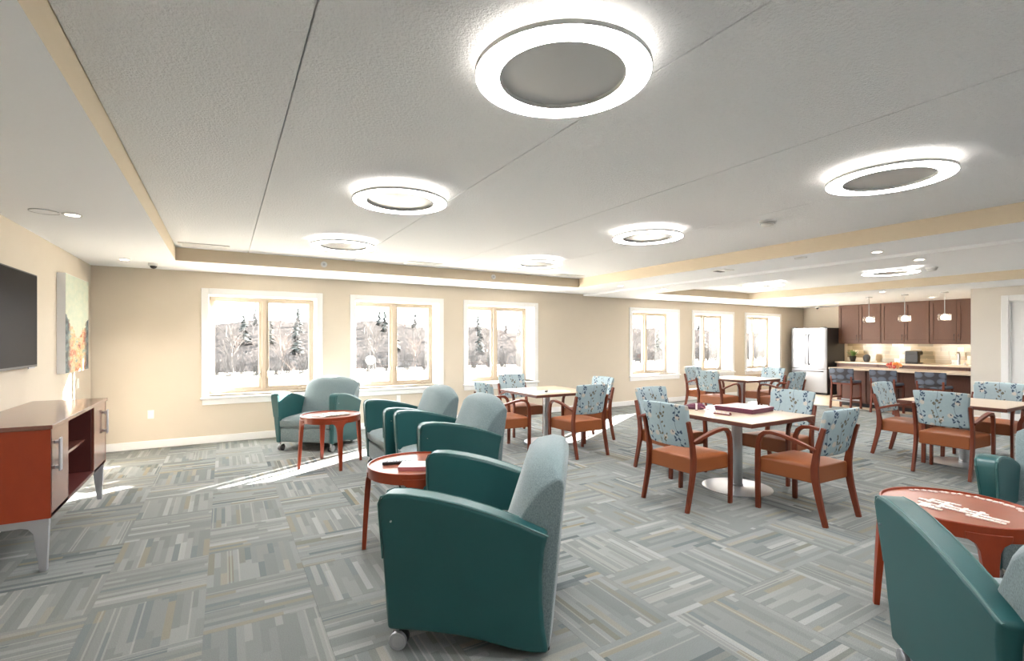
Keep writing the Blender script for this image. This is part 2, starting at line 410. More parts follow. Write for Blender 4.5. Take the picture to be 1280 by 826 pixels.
dls = [((-1.01, 5.0, ZS), 'round recessed downlight in the left soffit above the television wall'), ((-1.03, 7.46, ZS), 'round recessed downlight in the left soffit near the window corner'),
       ((.12, 7.8, ZS), 'recessed downlight above the leftmost window'), ((2.24, 7.8, ZS), 'recessed downlight above the second window from the left'), ((4.4, 7.8, ZS), 'recessed downlight above the third window from the left'),
       ((6.1, 6.62, ZS), 'recessed downlight in the beam at its window end'), ((6.19, 2.66, ZS), 'recessed downlight in the beam left of the raised white band'),
       ((6.95, 2.56, ZL), 'recessed downlight behind the raised white band of the beam'), ((6.95, 6.4, ZL), 'recessed downlight next to the corner of the dining ceiling tray'),
       ((10.98, 4.63, ZL), 'recessed downlight in front of the kitchen pendant lamps'), ((10.9, 6.4, ZL), 'recessed downlight in the soffit before the fridge'),
       ((13.3, 4.67, ZL), 'recessed downlight in front of the right wall cabinets'), ((13.3, 6.6, ZL), 'recessed downlight in front of the leftmost wall cabinet')]
for k, (p, lb) in enumerate(dls):
    o = down(p, 0, lb, 'downlight', 'recessed downlights')
    l = bpy.data.lights.new('downlight_lamp', 'SPOT'); l.energy = SPOT_W; l.spot_size = math.radians(95); l.spot_blend = .5; l.shadow_soft_size = .04; l.color = (1, .94, .86)
    lo = bpy.data.objects.new('downlight_lamp', l); C.objects.link(lo); lo.parent = o; lo.location = (0, 0, -.012)
def make_vent():
    r = thing('ceiling_vent')
    MB().box(-.25, -.11, -.002, .25, .11, .0).build('backing', 'ventgrey', r)
    MB().box(-.26, -.12, -.012, -.225, .12, -.001).box(.225, -.12, -.012, .26, .12, -.001).box(-.225, -.12, -.012, .225, -.09, -.001).box(-.225, .09, -.012, .225, .12, -.001).build('frame', 'plate', r, bevel=.003)
    for k in range(6):
        y = -.075 + k * .03
        MB().add([(-.225, y, -.002), (.225, y, -.002), (.225, y + .02, -.012), (-.225, y + .02, -.012), (-.225, y + .003, -.001), (.225, y + .003, -.001), (.225, y + .023, -.011), (-.225, y + .023, -.011)],
                 [(0, 1, 2, 3), (4, 5, 6, 7), (0, 1, 5, 4), (2, 3, 7, 6)]).build('slat', 'plate', r)
    return r
vent = Maker(make_vent)
vent((-.2, 6.95, ZT), 0, 'white ceiling air vent in the left corner of the lounge tray', 'vent', 'ceiling vents')
vent((2.54, 6.95, ZT), 0, 'white ceiling air vent between the two far ring lights', 'vent', 'ceiling vents')
vent((5.2, 6.95, ZT), 0, 'white ceiling air vent in the corner where tray meets beam', 'vent', 'ceiling vents')
def smoke(loc, lb):
    r = thing('smoke_detector', lb, 'smoke detector', loc)
    MB().lathe([(.075, 0), (.075, -.018), (.06, -.022), (.055, -.045), (.03, -.055), (.001, -.055)], 28).build('housing', 'plate', r)
    MB().ringlathe([(.058, -.024), (.066, -.024), (.066, -.03), (.058, -.03)], 28).build('vent_ring', 'ventgrey', r)
smoke((4.45, 2.82, ZT), 'white round smoke detector on the textured tray ceiling')
smoke((9.1, 3.2, ZT2), 'small white smoke detector below the dining ring light')
def dome(loc, lb):
    r = thing('dome_camera', lb, 'security camera', loc)
    MB().lathe([(.055, 0), (.055, -.03), (.045, -.035), (.001, -.035)], 24).build('mount', 'plate', r)
    MB().lathe([(.038, -.035)] + [(.038 * math.cos(a), -.035 - .035 * math.sin(a)) for a in [.3, .6, .9, 1.2, 1.5]], 20).build('lens_dome', 'blackplastic', r)
dome((-.77, 7.67, ZS), 'small security camera dome in the left soffit corner'); dome((14.4, 7.66, ZL), 'small security camera dome in the corner above the fridge')
for x, lb in ((1.2, 'round white sprinkler cover on the tray edge under the far left ring light'), (3.87, 'round white sprinkler cover on the tray edge under the far right ring light')):
    r = thing('sprinkler_cover', lb, 'sprinkler', (x, AY1, 2.522))
    MB().tube([(0, 0, 0), (0, -.012, 0)], .042, 24).build('cover_plate', 'plate', r); MB().tube([(0, -.012, 0), (0, -.02, 0)], .016, 12).build('sprinkler_head', 'ventgrey', r)
r = thing('square_ceiling_fixture', 'small square fixture with dark slot in the beam ceiling', 'ceiling fixture', (5.98, 4.45, ZS))
MB().box(-.11, -.11, -.01, .11, .11, 0).build('cover', 'plate', r, bevel=.003); MB().box(-.08, .02, -.014, .08, .09, -.01).build('slot', 'dark', r)
r = thing('ceiling_speaker', 'flat round speaker cover with dark rim in the left soffit', 'speaker', (-1.17, 4.99, ZS))
MB().lathe([(.085, 0), (.085, -.004), (.001, -.004)], 28).build('grille', 'soffit', r); MB().ringlathe([(.086, 0), (.09, 0), (.09, -.006), (.086, -.006)], 28).build('rim', 'ventgrey', r)
r = thing('ceiling_speaker', 'flat round cover in the beam near the wide ring light', 'speaker', (5.85, 3.3, ZS))
MB().lathe([(.06, 0), (.06, -.006), (.001, -.006)], 28).build('grille', 'plate', r); MB().ringlathe([(.061, 0), (.066, 0), (.066, -.008), (.061, -.008)], 28).build('rim', 'ventgrey', r)
# wall plates
def plate(loc, rz, lb):
    r = thing('wall_outlet', lb, 'outlet', loc, rz)
    MB().box(-.036, -.008, -.058, .036, 0, .058).build('cover_plate', 'plate', r, bevel=.003)
    for z in (-.022, .022): MB().box(-.016, -.011, z - .014, .016, -.008, z + .014).build('socket', 'white', r, bevel=.003)
plate((-.86, YW, .46), 0, 'white wall outlet left of the leftmost window'); plate((2.575, YW, .47), 0, 'white wall outlet below the second window from the left')
plate((XL, 7.6, .96), PI / 2, 'white wall outlet on the left wall under the painting')

# ------------------------------------------------------------------ lounge armchairs
def make_armchair():
    r = thing('lounge_armchair')
    prof = [(.385, .105), (.398, .45), (.408, .69), (.395, .722), (.36, .736), (.28, .738), (.16, .725), (.03, .702), (-.10, .67), (-.24, .628), (-.375, .578),
            (-.356, .51), (-.346, .40), (-.346, .27), (-.355, .15), (-.375, .035), (-.30, .032), (-.20, .045), (-.08, .072), (.05, .093), (.2, .104)]
    for sg in (1, -1):
        if sg == 1: prof = [(y, z if z < .42 else .42 + (z - .42) * 1.09) for y, z in prof]
        xo = lambda y, z: sg * (.40 + .065 * (max(z, 0) / .735) ** 1.4)
        xi = lambda y, z: sg * (.343 + .012 * (max(z, 0) / .735))
        mb = MB().loops([[(xi(y, z), y, z) for y, z in prof], [(xo(y, z), y, z) for y, z in prof]])
        a = mb.build('arm', 'leather', r, bevel=.02, seg=3, smooth=40)
        for f in (xo, xi):
            MB().tube([(f(y, z) - sg * (.008 if f is xo else -.008), y, z + (-.003 if 2 < i < 11 else 0)) for i, (y, z) in enumerate(prof[1:11])], .0045, 5).build('piping', 'piping', a)
    # seat base and cushion
    MB().box(-.35, -.30, .115, .35, .375, .30).build('seat_base', 'greyfab', r, bevel=.02, seg=3)
    n, ls = 12, []
    for i in range(n + 1):
        u = -1 + 2 * i / n
        row = []
        yy = [-.28, -.1, .1, .25, .34, .378, .388, .384, .36, .1, -.28]
        zt = .465 - .035 * abs(u) ** 3
        zz = [zt - .01, zt, zt, zt - .004, zt - .018, zt - .05, .40, .33, .303, .302, .302]
        ls.append([(u * .347, a, b) for a, b in zip(yy, zz)])
    MB().loops(ls).build('seat_cushion', 'greyfab', r, smooth=50)
    # back
    n, ls = 18, []
    for i in range(n + 1):
        u = -1 + 2 * i / n; zt = .945 - .105 * abs(u) ** 2.6
        W = lambda z:   .372 + .035 * min(1, max(0, (z - .55) / .33)) ** 1.2
        e = abs(u) ** 4
        tt = lambda z: max(0, (z - .40) / .54)
        yf = lambda z: -.10 - .175 * tt(z) - e * (.02 + .15 * tt(z) ** 1.5)
        yr = lambda z: -.392 - .085 * (z / .94) + .02 * u * u
        f = [(yf(z), z) for z in (.10, .25, .40, .50, .60, .70, zt - .13, zt - .06)]
        tp = [(yf(zt) * .88 + yr(zt) * .12, zt - .022), (yf(zt) * .45 + yr(zt) * .55, zt), (yf(zt) * .12 + yr(zt) * .88, zt - .012)]
        b = [(yr(z), z) for z in (zt - .05, zt - .2, .55, .40, .25, .12, .04)]
        ls.append([(u * W(z), y, z) for y, z in f + tp + b])
    MB().loops(ls).build('back', 'greyfab', r, bevel=.012, smooth=60)
    for sg in (1, -1):
        c = MB().cyl((sg * .355, .352, .115), (sg * .355, .352, .06), .011, 10).box(sg * .355 - .02, .332, .055, sg * .355 + .02, .366, .072).build('caster', 'steel', r)
        for q in (-.02, .02):
            x = sg * .355 + q
            MB().tube([(x - .011, .34, .042), (x + .011, .34, .042)], .042, 24).build('wheel', 'greymetal' if q * sg > 0 else 'rubber', c, bevel=.003)
            MB().tube([(x - .0115, .34, .042), (x + .0115, .34, .042)], .028, 20).build('hub', 'steel', c)
        MB().cyl((sg * .30, -.36, .06), (sg * .30, -.36, .0), .018, 12).build('rear_glide', 'rubber', r)
    MB().tube([(-.459, .345, .64), (-.468, .345, .64)], .004, 8).build('rivet', 'steel', r)
    return r
arm = Maker(make_armchair)
def place_arm(x, y, fx, fy, lb): arm((x, y, 0), face(fx, fy), lb, 'armchair', 'grey and teal lounge armchairs')
place_arm(1.15, 7.30, -.62, -.79, 'grey and teal armchair farthest away, under the leftmost windows behind the small round table')
place_arm(1.83, 5.47, -1, .0, 'grey and teal armchair second from the windows, between round table and its neighbour')
place_arm(1.85, 4.40, -1, .05, 'grey and teal armchair in the middle, its arm behind the table with the remote')
place_arm(1.21, 2.405, -.81, .585, 'large teal leather armchair in the foreground centre seen from its side')
place_arm(2.66, .52, .69, .72, 'teal armchair cut off at the lower right corner, seen from behind')
place_arm(4.365, .752, -.995, -.10, 'teal armchair at the right edge facing the table with letter tiles')

# ------------------------------------------------------------------ dining chairs and tables
def vines():
    t = NT('vine_print_fabric'); x, y, z = t.sep(t.obj())
    xx = t.ma('ADD', x, t.ma('MULTIPLY', t.ma('SINE', t.ma('MULTIPLY', z, 19.0)), .014))
    u = t.ma('DIVIDE', t.ma('ADD', xx, .10), .155); iu = t.ma('FLOOR', u); du = t.ma('ABSOLUTE', t.ma('SUBTRACT', t.ma('SUBTRACT', u, iu), .5))
    col = t.white(t.comb(iu, 2.2, 1.1))
    stem = t.ma('LESS_THAN', du, .013)
    base = t.mix(t.noise(t.comb(x, y, z), 30, 3), (.29, .375, .41), (.36, .44, .465))
    def vor(vec, sc, rnd=1.0):
        nd = t.n('ShaderNodeTexVoronoi', voronoi_dimensions='2D'); t.put(nd.inputs['Vector'], vec); nd.inputs['Scale'].default_value = sc; nd.inputs['Randomness'].default_value = rnd
        return nd.outputs['Distance'], t.sep(nd.outputs['Color'])[0]
    d, h = vor(t.comb(t.ma('ADD', x, 3.1), t.ma('MULTIPLY', z, 1.0), 0), 12)
    d = t.ma('ADD', d, t.ma('MULTIPLY', t.noise(t.comb(x, y, z), 110, 2), .35))
    blos = t.ma('MULTIPLY', t.ma('LESS_THAN', d, .45), t.ma('LESS_THAN', h, .30))
    c = t.mix(t.ma('MULTIPLY', blos, .6), base, (.62, .49, .37))
    c = t.mix(t.ma('MULTIPLY', stem, .85), c, (.08, .10, .13))
    for k, (sl, thr) in enumerate(((.9, .30), (-.9, .26))):
        a = t.ma('ADD', x, t.ma('MULTIPLY', z, sl)); b = t.ma('SUBTRACT', z, t.ma('MULTIPLY', x, sl))
        d, h = vor(t.comb(t.ma('MULTIPLY', a, 1.0), t.ma('MULTIPLY', b, 1.9), 0), 17, .8)
        lf = t.ma('MULTIPLY', t.ma('LESS_THAN', d, .37), t.ma('LESS_THAN', h, thr))
        lf = t.ma('MULTIPLY', lf, t.ma('LESS_THAN', du, .30))
        lc = t.mix(t.ma('GREATER_THAN', col, .62), (.03, .055, .10), (.12, .10, .06))
        c = t.mix(t.ma('MULTIPLY', lf, .9), c, lc)
    t.set(c, .9, 0, .2); t.bump(t.noise(t.obj(), 500, 1), .15, .003); return t.m
M['vines'] = vines()
def make_chair():
    r = thing('dining_armchair')
    # seat
    n, ls = 10, []
    for i in range(n + 1):
        v = i / n; y = -.215 + .475 * v; hw = .222 + .034 * v; cr = .022 * math.sin(PI * min(1, max(0, v))) ** .6
        row = [(-hw, .315), (-hw, .44), (-hw + .012, .452)] + [(hw * q, .455 + cr * (1 - q * q)) for q in (-.8, -.5, 0, .5, .8)] + [(hw - .012, .452), (hw, .44), (hw, .315)]
        ls.append([(a, y, b) for a, b in row])
    MB().loops(ls).build('seat', 'brownleather', r, bevel=.012, seg=3, smooth=50)
    # back pad
    nu, nv = 10, 8
    f, b = [], []
    ls = []
    for i in range(nu + 1):
        u = -1 + 2 * i / nu; loop = []
        for side in (0, 1):
            for j in range(nv + 1):
                v = j / nv if side == 0 else 1 - j / nv
                z = .535 + .385 * v; hw = .226 + .022 * max(0, (v - .55) / .45) ** .8
                yc = -.232 - .085 * v + .03 * u * u
                rnd = .026 - .010 * max(0, abs(v - .5) * 2 - .75) / .25 - .006 * max(0, abs(u) - .8) / .2
                loop.append((u * hw, yc + (rnd if side == 0 else -rnd), z - .008 * u * u * (1 if v > .5 else -1)))
        ls.append(loop)
    MB().loops(ls).build('backrest', 'vines', r, bevel=.014, seg=3, smooth=60)
    for sg in (1, -1):
        x = sg * .245
        MB().sweep([(x * 1.0, -.292, 0), (x, -.262, .12), (x, -.232, .25), (x, -.212, .36), (x, -.208, .45), (x, -.222, .56), (x, -.252, .68), (x, -.278, .775)], [.019, .022, .025, .029, .029, .024, .02, .018], .0145).build('rear_leg', 'chairwood', r, bevel=.005)
        MB().sweep([(sg * .272, .262, 0), (sg * .272, .266, .25), (sg * .272, .266, .48), (sg * .273, .258, .58), (sg * .275, .235, .64), (sg * .277, .195, .672), (sg * .278, .13, .682), (sg * .277, .04, .672), (sg * .272, -.07, .645), (sg * .264, -.16, .615), (sg * .257, -.225, .592)],
                   [.021, .022, .022, .02, .018, .016, .0145, .014, .014, .014, .014], [.0135, .0135, .014, .015, .018, .021, .022, .021, .019, .016, .014]).build('front_leg_and_arm', 'chairwood', r, bevel=.005)
    return r
chair = Maker(make_chair)
def make_table():
    r = thing('dining_table'); h = .49
    MB().box(-h, -h, .722, h, h, .745).build('tabletop', 'laminate', r, bevel=.002)
    MB().box(-h - .006, -h - .006, .705, h + .006, h + .006, .7415).build('edge_band', 'edge', r, bevel=.005)
    MB().lathe([(.05, .012), (.05, .70)], 32).build('column', 'steel', r)
    MB().lathe([(.001, 0), (.325, 0), (.325, .006), (.30, .011), (.08, .02), (.056, .022), (.056, .04), (.05, .045), (.001, .045)], 56).build('base', 'steel', r)
    MB().box(-.25, -.035, .685, .25, .035, .705).box(-.035, -.25, .685, .035, .25, .705).build('top_bracket', 'rubber', r)
    return r
table = Maker(make_table)
TB = [(4.43, 3.13, 'square pale-topped dining table holding the board game box'), (4.04, 5.93, 'square pale-topped dining table with papers by the third window'), (8.55, 5.97, 'square pale-topped dining table farthest away by the right windows'), (7.62, 2.36, 'square pale-topped dining table at right near the kitchen stools')]
for x, y, lb in TB: table((x, y, 0), 0, lb, 'table', 'square dining tables')
nm = ['the board game table', 'the papers table by the third window', 'the far window table', 'the right-hand table near the kitchen']
# (table, x, y, facing, label)
CH = [(3.675, 3.12, 1, .03, 'blue vine-print dining armchair at front left of the board game table, back to camera'),
      (4.315, 2.385, .02, 1, 'blue vine-print dining armchair at front right of the board game table, turned side-on'),
      (5.16, 3.16, -1, .0, 'blue vine-print dining armchair at the right rear of the board game table'),
      (4.36, 3.93, .0, -1, 'blue vine-print dining armchair at the left rear of the board game table'),
      (3.225, 5.80, 1, 0, 'blue vine-print dining armchair left of the papers table, behind the lounge armchairs'),
      (3.99, 5.12, 0, 1, 'blue vine-print dining armchair nearest the camera at the papers table'),
      (4.68, 5.78, -1, .04, 'blue vine-print dining armchair right of the papers table'),
      (4.05, 6.68, 0, -1, 'blue vine-print dining armchair behind the papers table under the window'),
      (7.83, 5.93, 1, 0, 'blue vine-print dining armchair at the near left of the far window table'),
      (8.50, 6.76, 0, -1, 'blue vine-print dining armchair behind the far window table, left one'),
      (9.30, 5.95, -1, 0, 'blue vine-print dining armchair behind the far window table, under the last window'),
      (8.62, 5.20, 0, 1, 'blue vine-print dining armchair before the fridge at the far window table'),
      (6.96, 2.27, 1, 0, 'blue vine-print dining armchair with its back to camera at the right-hand table'),
      (7.52, 2.89, .0, -1, 'blue vine-print dining armchair in front of the bar stools, left of the right-hand table'),
      (8.42, 2.36, -1, 0, 'blue vine-print dining armchair behind the right-hand table before the white door'),
      (7.62, 1.56, 0, 1, 'dining armchair mostly cut off at the right edge behind the teal armchair')]
for x, y, fx, fy, lb in CH: chair((x, y, 0), face(fx, fy), lb, 'chair', 'vine-print dining armchairs')

# ------------------------------------------------------------------ round side tables
def make_side():
    r = thing('round_side_table'); R = .335
    MB().lathe([(R - .012, .578), (R - .012, .585), (.001, .585)], 56).build('tabletop', 'tabletopw', r)
    MB().ringlathe([(R - .012, .525), (R, .525), (R, .592), (R - .003, .596), (R - .010, .596), (R - .013, .585)], 64).build('apron', 'tablewood', r)
    for k in range(4):
        a = PI / 2 * k; ls = []
        for z, hw, rin, rout in [(0, .016, .345, .372), (.15, .021, .335, .366), (.30, .026, .325, .359), (.42, .031, .316, .352), (.48, .038, .312, .347), (.51, .052, .311, .344), (.53, .085, .311, .341), (.56, .09, .311, .340)]:
            row = []
            for rr, qs in ((rout, (-1, -.5, 0, .5, 1)), (rin, (1, .5, 0, -.5, -1))):
                for q in qs:
                    b = a + q * hw / rr; row.append((rr * math.cos(b), rr * math.sin(b), z))
            ls.append(row)
        MB().loops(ls).build('leg', 'tablewood', r, bevel=.003)
    return r
side = Maker(make_side)
side((1.09, 6.12, 0), math.atan2(-.04, -.333), 'round cherry-wood side table with magazines before the armchair by the window', 'side table', 'round cherry side tables')
side((1.19, 3.41, 0), math.atan2(.11, -.32), 'round cherry-wood side table with remote and book beside the foreground armchair', 'side table', 'round cherry side tables')
side((3.36, 1.07, 0), math.atan2(.29, -.22), 'round cherry-wood side table covered with white letter tiles at right', 'side table', 'round cherry side tables')
# magazines on the first side table
def slab(name, label, cat, loc, rz, sx, sy, sz, m, group=None, bevel=.002):
    o = MB().box(-sx / 2, -sy / 2, 0, sx / 2, sy / 2, sz).build(name, m, bevel=bevel); o.location = loc; o.rotation_euler = (0, 0, rz); return tag(o, label, cat, group)
def page(name, cols, sc=30):
    t = NT(name); v = t.obj(); t.set(t.ramp(t.noise(v, sc, 3), cols, 'CONSTANT'), .5); return t.m
M['mag1'] = page('magazine_cover', [(0, (.75, .76, .75)), (.45, (.82, .82, .78)), (.58, (.45, .52, .50))])
M['mag2'] = page('green_magazine_cover', [(0, (.45, .52, .45)), (.5, (.7, .72, .62)), (.6, (.3, .36, .3))])
slab('magazine', 'pale magazine lying lowest on the window side table', 'magazine', (1.06, 6.15, .5855), .5, .30, .22, .006, 'mag1')
slab('magazine', 'open pale magazine on top of the window side table pile', 'magazine', (1.14, 6.10, .5925), .15, .28, .21, .008, 'mag2')
# remote and book
r = thing('remote_control', 'black remote control on the cherry side table', 'remote', (1.07, 3.46, .5855), -.30)
MB().box(-.105, -.024, 0, .105, .024, .022).build('body', 'blackplastic', r, bevel=.006)
bt = MB()
for i in range(8):
    for j in range(3): bt.box(-.085 + i * .021, -.015 + j * .0125, .021, -.073 + i * .021, -.007 + j * .0125, .0245)
bt.build('buttons', 'ventgrey', r)
r = thing('book', 'thin pink and white book lying on the cherry side table', 'book', (1.165, 3.285, .5855), -.50)
M['pink'] = mat('pink_cover', (.45, .16, .17), .4); M['pinkwhite'] = mat('white_cover', (.78, .74, .74), .35)
MB().box(-.12, -.075, .002, .12, .077, .024).build('pages', 'paper', r); MB().box(-.125, -.08, .0, .125, .08, .002).box(-.125, -.08, .024, .125, .08, .0265).build('cover', 'pinkwhite', r); MB().box(-.125, -.084, 0, .125, -.08, .0265).build('spine', 'pink', r, bevel=.001)
# letter tiles
M['ivory'] = mat('ivory_tile', (.78, .68, .64), .4)
tile0 = None
def ltile(x, y, rz, lb, gr):
    global tile0
    if tile0 is None: tile0 = o = MB().box(-.0098, -.0098, 0, .0098, .0098, .0065).build('letter_tile', 'ivory', bevel=.0015)
    else: o = tile0.copy(); C.objects.link(o)
    o.location = (x, y, .5855); o.rotation_euler = (0, 0, rz); tag(o, lb, 'letter tile', gr)
LB1, G1 = 'small ivory letter tile laid in the crossword on the round table', 'crossword letter tiles'
LB2, G2 = 'small ivory letter tile lying loose in the row along the table rim', 'loose letter tiles'
p = .0215; occ = set()
words = [(0, 0, 7, 'y'), (1, 3, 2, 'y'), (2, 2, 2, 'y'), (3, 1, 14, 'y'), (6, 0, 7, 'y'), (5, 6, 8, 'y'), (1, 11, 7, 'y'), (8, 2, 6, 'y'), (2, 5, 6, 'x'), (1, 12, 4, 'x'), (3, 9, 4, 'x'), (0, 2, 4, 'x'), (3, 15, 3, 'y'), (5, 2, 4, 'x'), (4, 12, 3, 'x')]
for a, b, n, dr_ in words:
    for k in range(n):
        occ.add((a, b + k) if dr_ == 'y' else (a + k, b))
for a, b in sorted(occ): ltile(3.215 + a * p, 1.225 - b * p, random.uniform(-.04, .04), LB1, G1)
for k in range(19):
    ltile(3.36 + .29 * math.cos(1.05 - k * .10) + random.uniform(-.012, .012) - .01, 1.07 + .29 * math.sin(1.05 - k * .10) + random.uniform(-.008, .008), random.uniform(-.6, .6), LB2, G2)
# board game on the middle table
zt = .7455
M['plum'] = mat('plum_box', (.10, .018, .045), .4); M['maroon'] = mat('maroon_plastic', (.13, .012, .018), .35)
def gametop():
    t = NT('game_box_lid_print'); v = t.obj(); x, y, z = t.sep(v)
    ax, ay = t.ma('ABSOLUTE', x), t.ma('ABSOLUTE', y)
    inner = t.ma('MULTIPLY', t.ma('LESS_THAN', ax, .175), t.ma('LESS_THAN', ay, .145))
    band = t.ma('MULTIPLY', t.ma('LESS_THAN', ax, .12), t.ma('LESS_THAN', t.ma('ABSOLUTE', t.ma('SUBTRACT', y, .01)), .033))
    w = t.noise(t.comb(t.ma('MULTIPLY', x, 1.6), t.ma('MULTIPLY', y, .9), 0), 42, 1)
    c = t.mix(inner, (.24, .05, .09), (.72, .60, .62)); c = t.mix(t.ma('MULTIPLY', band, t.ma('GREATER_THAN', w, .49)), c, (.25, .03, .05))
    t.set(c, .3); return t.m
M['gametop'] = gametop()
r = thing('board_game_box', 'plum board game box with pink printed lid on the dining table', 'board game', (4.63, 3.19, zt), .08)
MB().box(-.2, -.2, 0, .2, .2, .028).build('box_base', 'plum', r, bevel=.003); MB().box(-.205, -.205, .02, .205, .205, .045).build('lid', 'plum', r, bevel=.004); MB().box(-.196, -.196, .045, .196, .196, .0462).build('lid_print', 'gametop', r)
r = thing('tile_rack', 'maroon letter tile rack in front of the board game box', 'tile rack', (4.19, 3.12, zt), -1.45)
MB().prism([(-.022, 0), (.022, 0), (.022, .014), (.004, .028), (-.003, .012), (-.022, .008)], -.085, .085).build('rack', 'maroon', r, bevel=.002)
for k in range(7): MB().box(-.07 + k * .021, -.014, .012, -.0515 + k * .021, -.006, .030).build('tile', 'ivory' if k % 2 else 'pinkwhite', r)
r = thing('drawstring_bag', 'crumpled plum cloth bag at the left of the dining table', 'bag', (4.30, 3.53, zt), -.5)
bm = bmesh.new(); bmesh.ops.create_icosphere(bm, subdivisions=3, radius=1)
for v in bm.verts:
    c = v.co; n = 1 + .12 * math.sin(5 * c.x + 2 * c.y) + .1 * math.sin(7 * c.y - 3 * c.z)
    v.co = Vector((c.x * .105 * n, c.y * .075 * n, max(0, (c.z + .55) * .036 * n)))
me = bpy.data.meshes.new('pouch'); bm.to_mesh(me); bm.free(); me.materials.append(M['plum']); me.polygons.foreach_set('use_smooth', [True] * len(me.polygons))
o = bpy.data.objects.new('pouch', me); C.objects.link(o); o.parent = r
MB().tube([(.03, -.07, .03), (.07, -.085, .012), (.10, -.07, .004), (.12, -.09, .004)], .004, 6).build('cord', 'pink', r)
r = thing('sand_timer', 'small white cylinder standing by the plum bag on the table', 'sand timer', (4.21, 3.44, zt))
MB().lathe([(.001, 0), (.012, 0), (.012, .008), (.009, .01), (.009, .06), (.012, .062), (.012, .07), (.001, .07)], 16).build('tube', 'pinkwhite', r); MB().lathe([(.0125, 0), (.0125, .008), (.001, .008)], 16).build('base_cap', 'plum', r)
# papers on the second table and far table
slab('newspaper', 'folded grey and white paper left on the papers table', 'paper', (3.86, 5.72, zt), .3, .30, .22, .006, 'mag1')
slab('newspaper', 'pale printed sheet right on the papers table', 'paper', (4.10, 5.70, zt), -.25, .26, .2, .004, 'paper')
slab('eyeglass_case', 'dark slim case lying on the pale papers', 'case', (3.88, 5.70, zt + .0065), .9, .15, .035, .014, 'blackplastic')
slab('newspaper', 'white sheet lying on the far window table', 'paper', (8.5, 6.0, zt), .2, .30, .22, .004, 'paper')

# ------------------------------------------------------------------ credenza, television, painting
CY0, CY1, CX0, CX1, CZ0, CZ1 = 4.20, 5.90, -1.465, -.955, .335, .93
r = thing('media_credenza', 'red-brown wooden media credenza on silver legs against the left wall', 'credenza', (0, 0, 0))
MB().box(CX0, CY0 - .012, CZ1 - .028, CX1 + .012, CY1 + .012, CZ1).build('top', 'credtop', r, bevel=.003)
MB().box(CX0, CY0, CZ0, CX1, CY0 + .022, CZ1 - .028).build('side_panel', 'credside', r); MB().box(CX0, CY1 - .022, CZ0, CX1, CY1, CZ1 - .028).build('side_panel', 'credside', r)
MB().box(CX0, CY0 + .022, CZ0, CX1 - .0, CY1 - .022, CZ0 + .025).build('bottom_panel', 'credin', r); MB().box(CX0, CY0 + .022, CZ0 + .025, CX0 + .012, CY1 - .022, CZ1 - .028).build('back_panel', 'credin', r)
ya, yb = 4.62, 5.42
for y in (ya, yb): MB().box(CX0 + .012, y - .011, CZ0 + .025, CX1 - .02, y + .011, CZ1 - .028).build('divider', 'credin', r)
MB().box(CX0 + .012, ya + .011, .615, CX1 - .06, yb - .011, .635).build('shelf', 'credtop', r)
for y0, y1, hy in ((CY0 + .003, ya - .003, 4.30), (yb + .003, CY1 - .003, 5.81)):
    d = MB().box(CX1 - .019, y0, CZ0 + .003, CX1, y1, CZ1 - .032).build('door', 'credtop', r, bevel=.002)
    MB().box(CX1 + .022, hy - .028, .615, CX1 + .032, hy + .028, .83).box(CX1, hy - .012, .63, CX1 + .022, hy + .012, .65).box(CX1, hy - .012, .795, CX1 + .022, hy + .012, .815).build('handle', 'greymetal', d, bevel=.002)
for y, s in ((CY0 + .03, 1), (CY1 - .03, -1)):
    MB().box(CX0 + .02, y - .018, CZ0 - .045, CX1 - .01, y + .018, CZ0).build('leg_rail', 'greymetal', r)
    for xo, xi in ((CX1 - .01, -1), (CX0 + .02, 1)):
        pf = [(xo, CZ0), (xo + xi * .012, 0), (xo + xi * .045, 0), (xo + xi * .075, CZ0 - .09), (xo + xi * .10, CZ0 - .055), (xo + xi * .15, CZ0 - .04), (xo + xi * .15, CZ0)]
        MB().loops([[(x, y - .02, z) for x, z in pf], [(x, y + .02, z) for x, z in pf]]).build('leg', 'greymetal', r, bevel=.002)
MB().tube([(-1.38 + .0 * k, 4.5, .335 - .09 * math.sin(PI * k / 10)) if False else (-1.22 + .045 * math.cos(PI * k / 10), 4.45, .335 - .085 * math.sin(PI * k / 10)) for k in range(11)], .004, 6).build('cable', 'rubber', r)
r = thing('television', 'black flat screen television on the left wall', 'television', (XL + .003, 0, 0))
MB().box(.012, 4.42, 1.235, .05, 5.93, 2.045).build('cabinet', 'blackplastic', r, bevel=.004); MB().box(.05, 4.432, 1.255, .0515, 5.918, 2.033).build('screen', 'screen', r); MB().box(0, 4.8, 1.4, .012, 5.5, 1.9).build('wall_bracket', 'greymetal', r)
MB().box(.045, 5.70, 1.225, .052, 5.86, 1.236).build('brand_bar', 'greymetal', r)
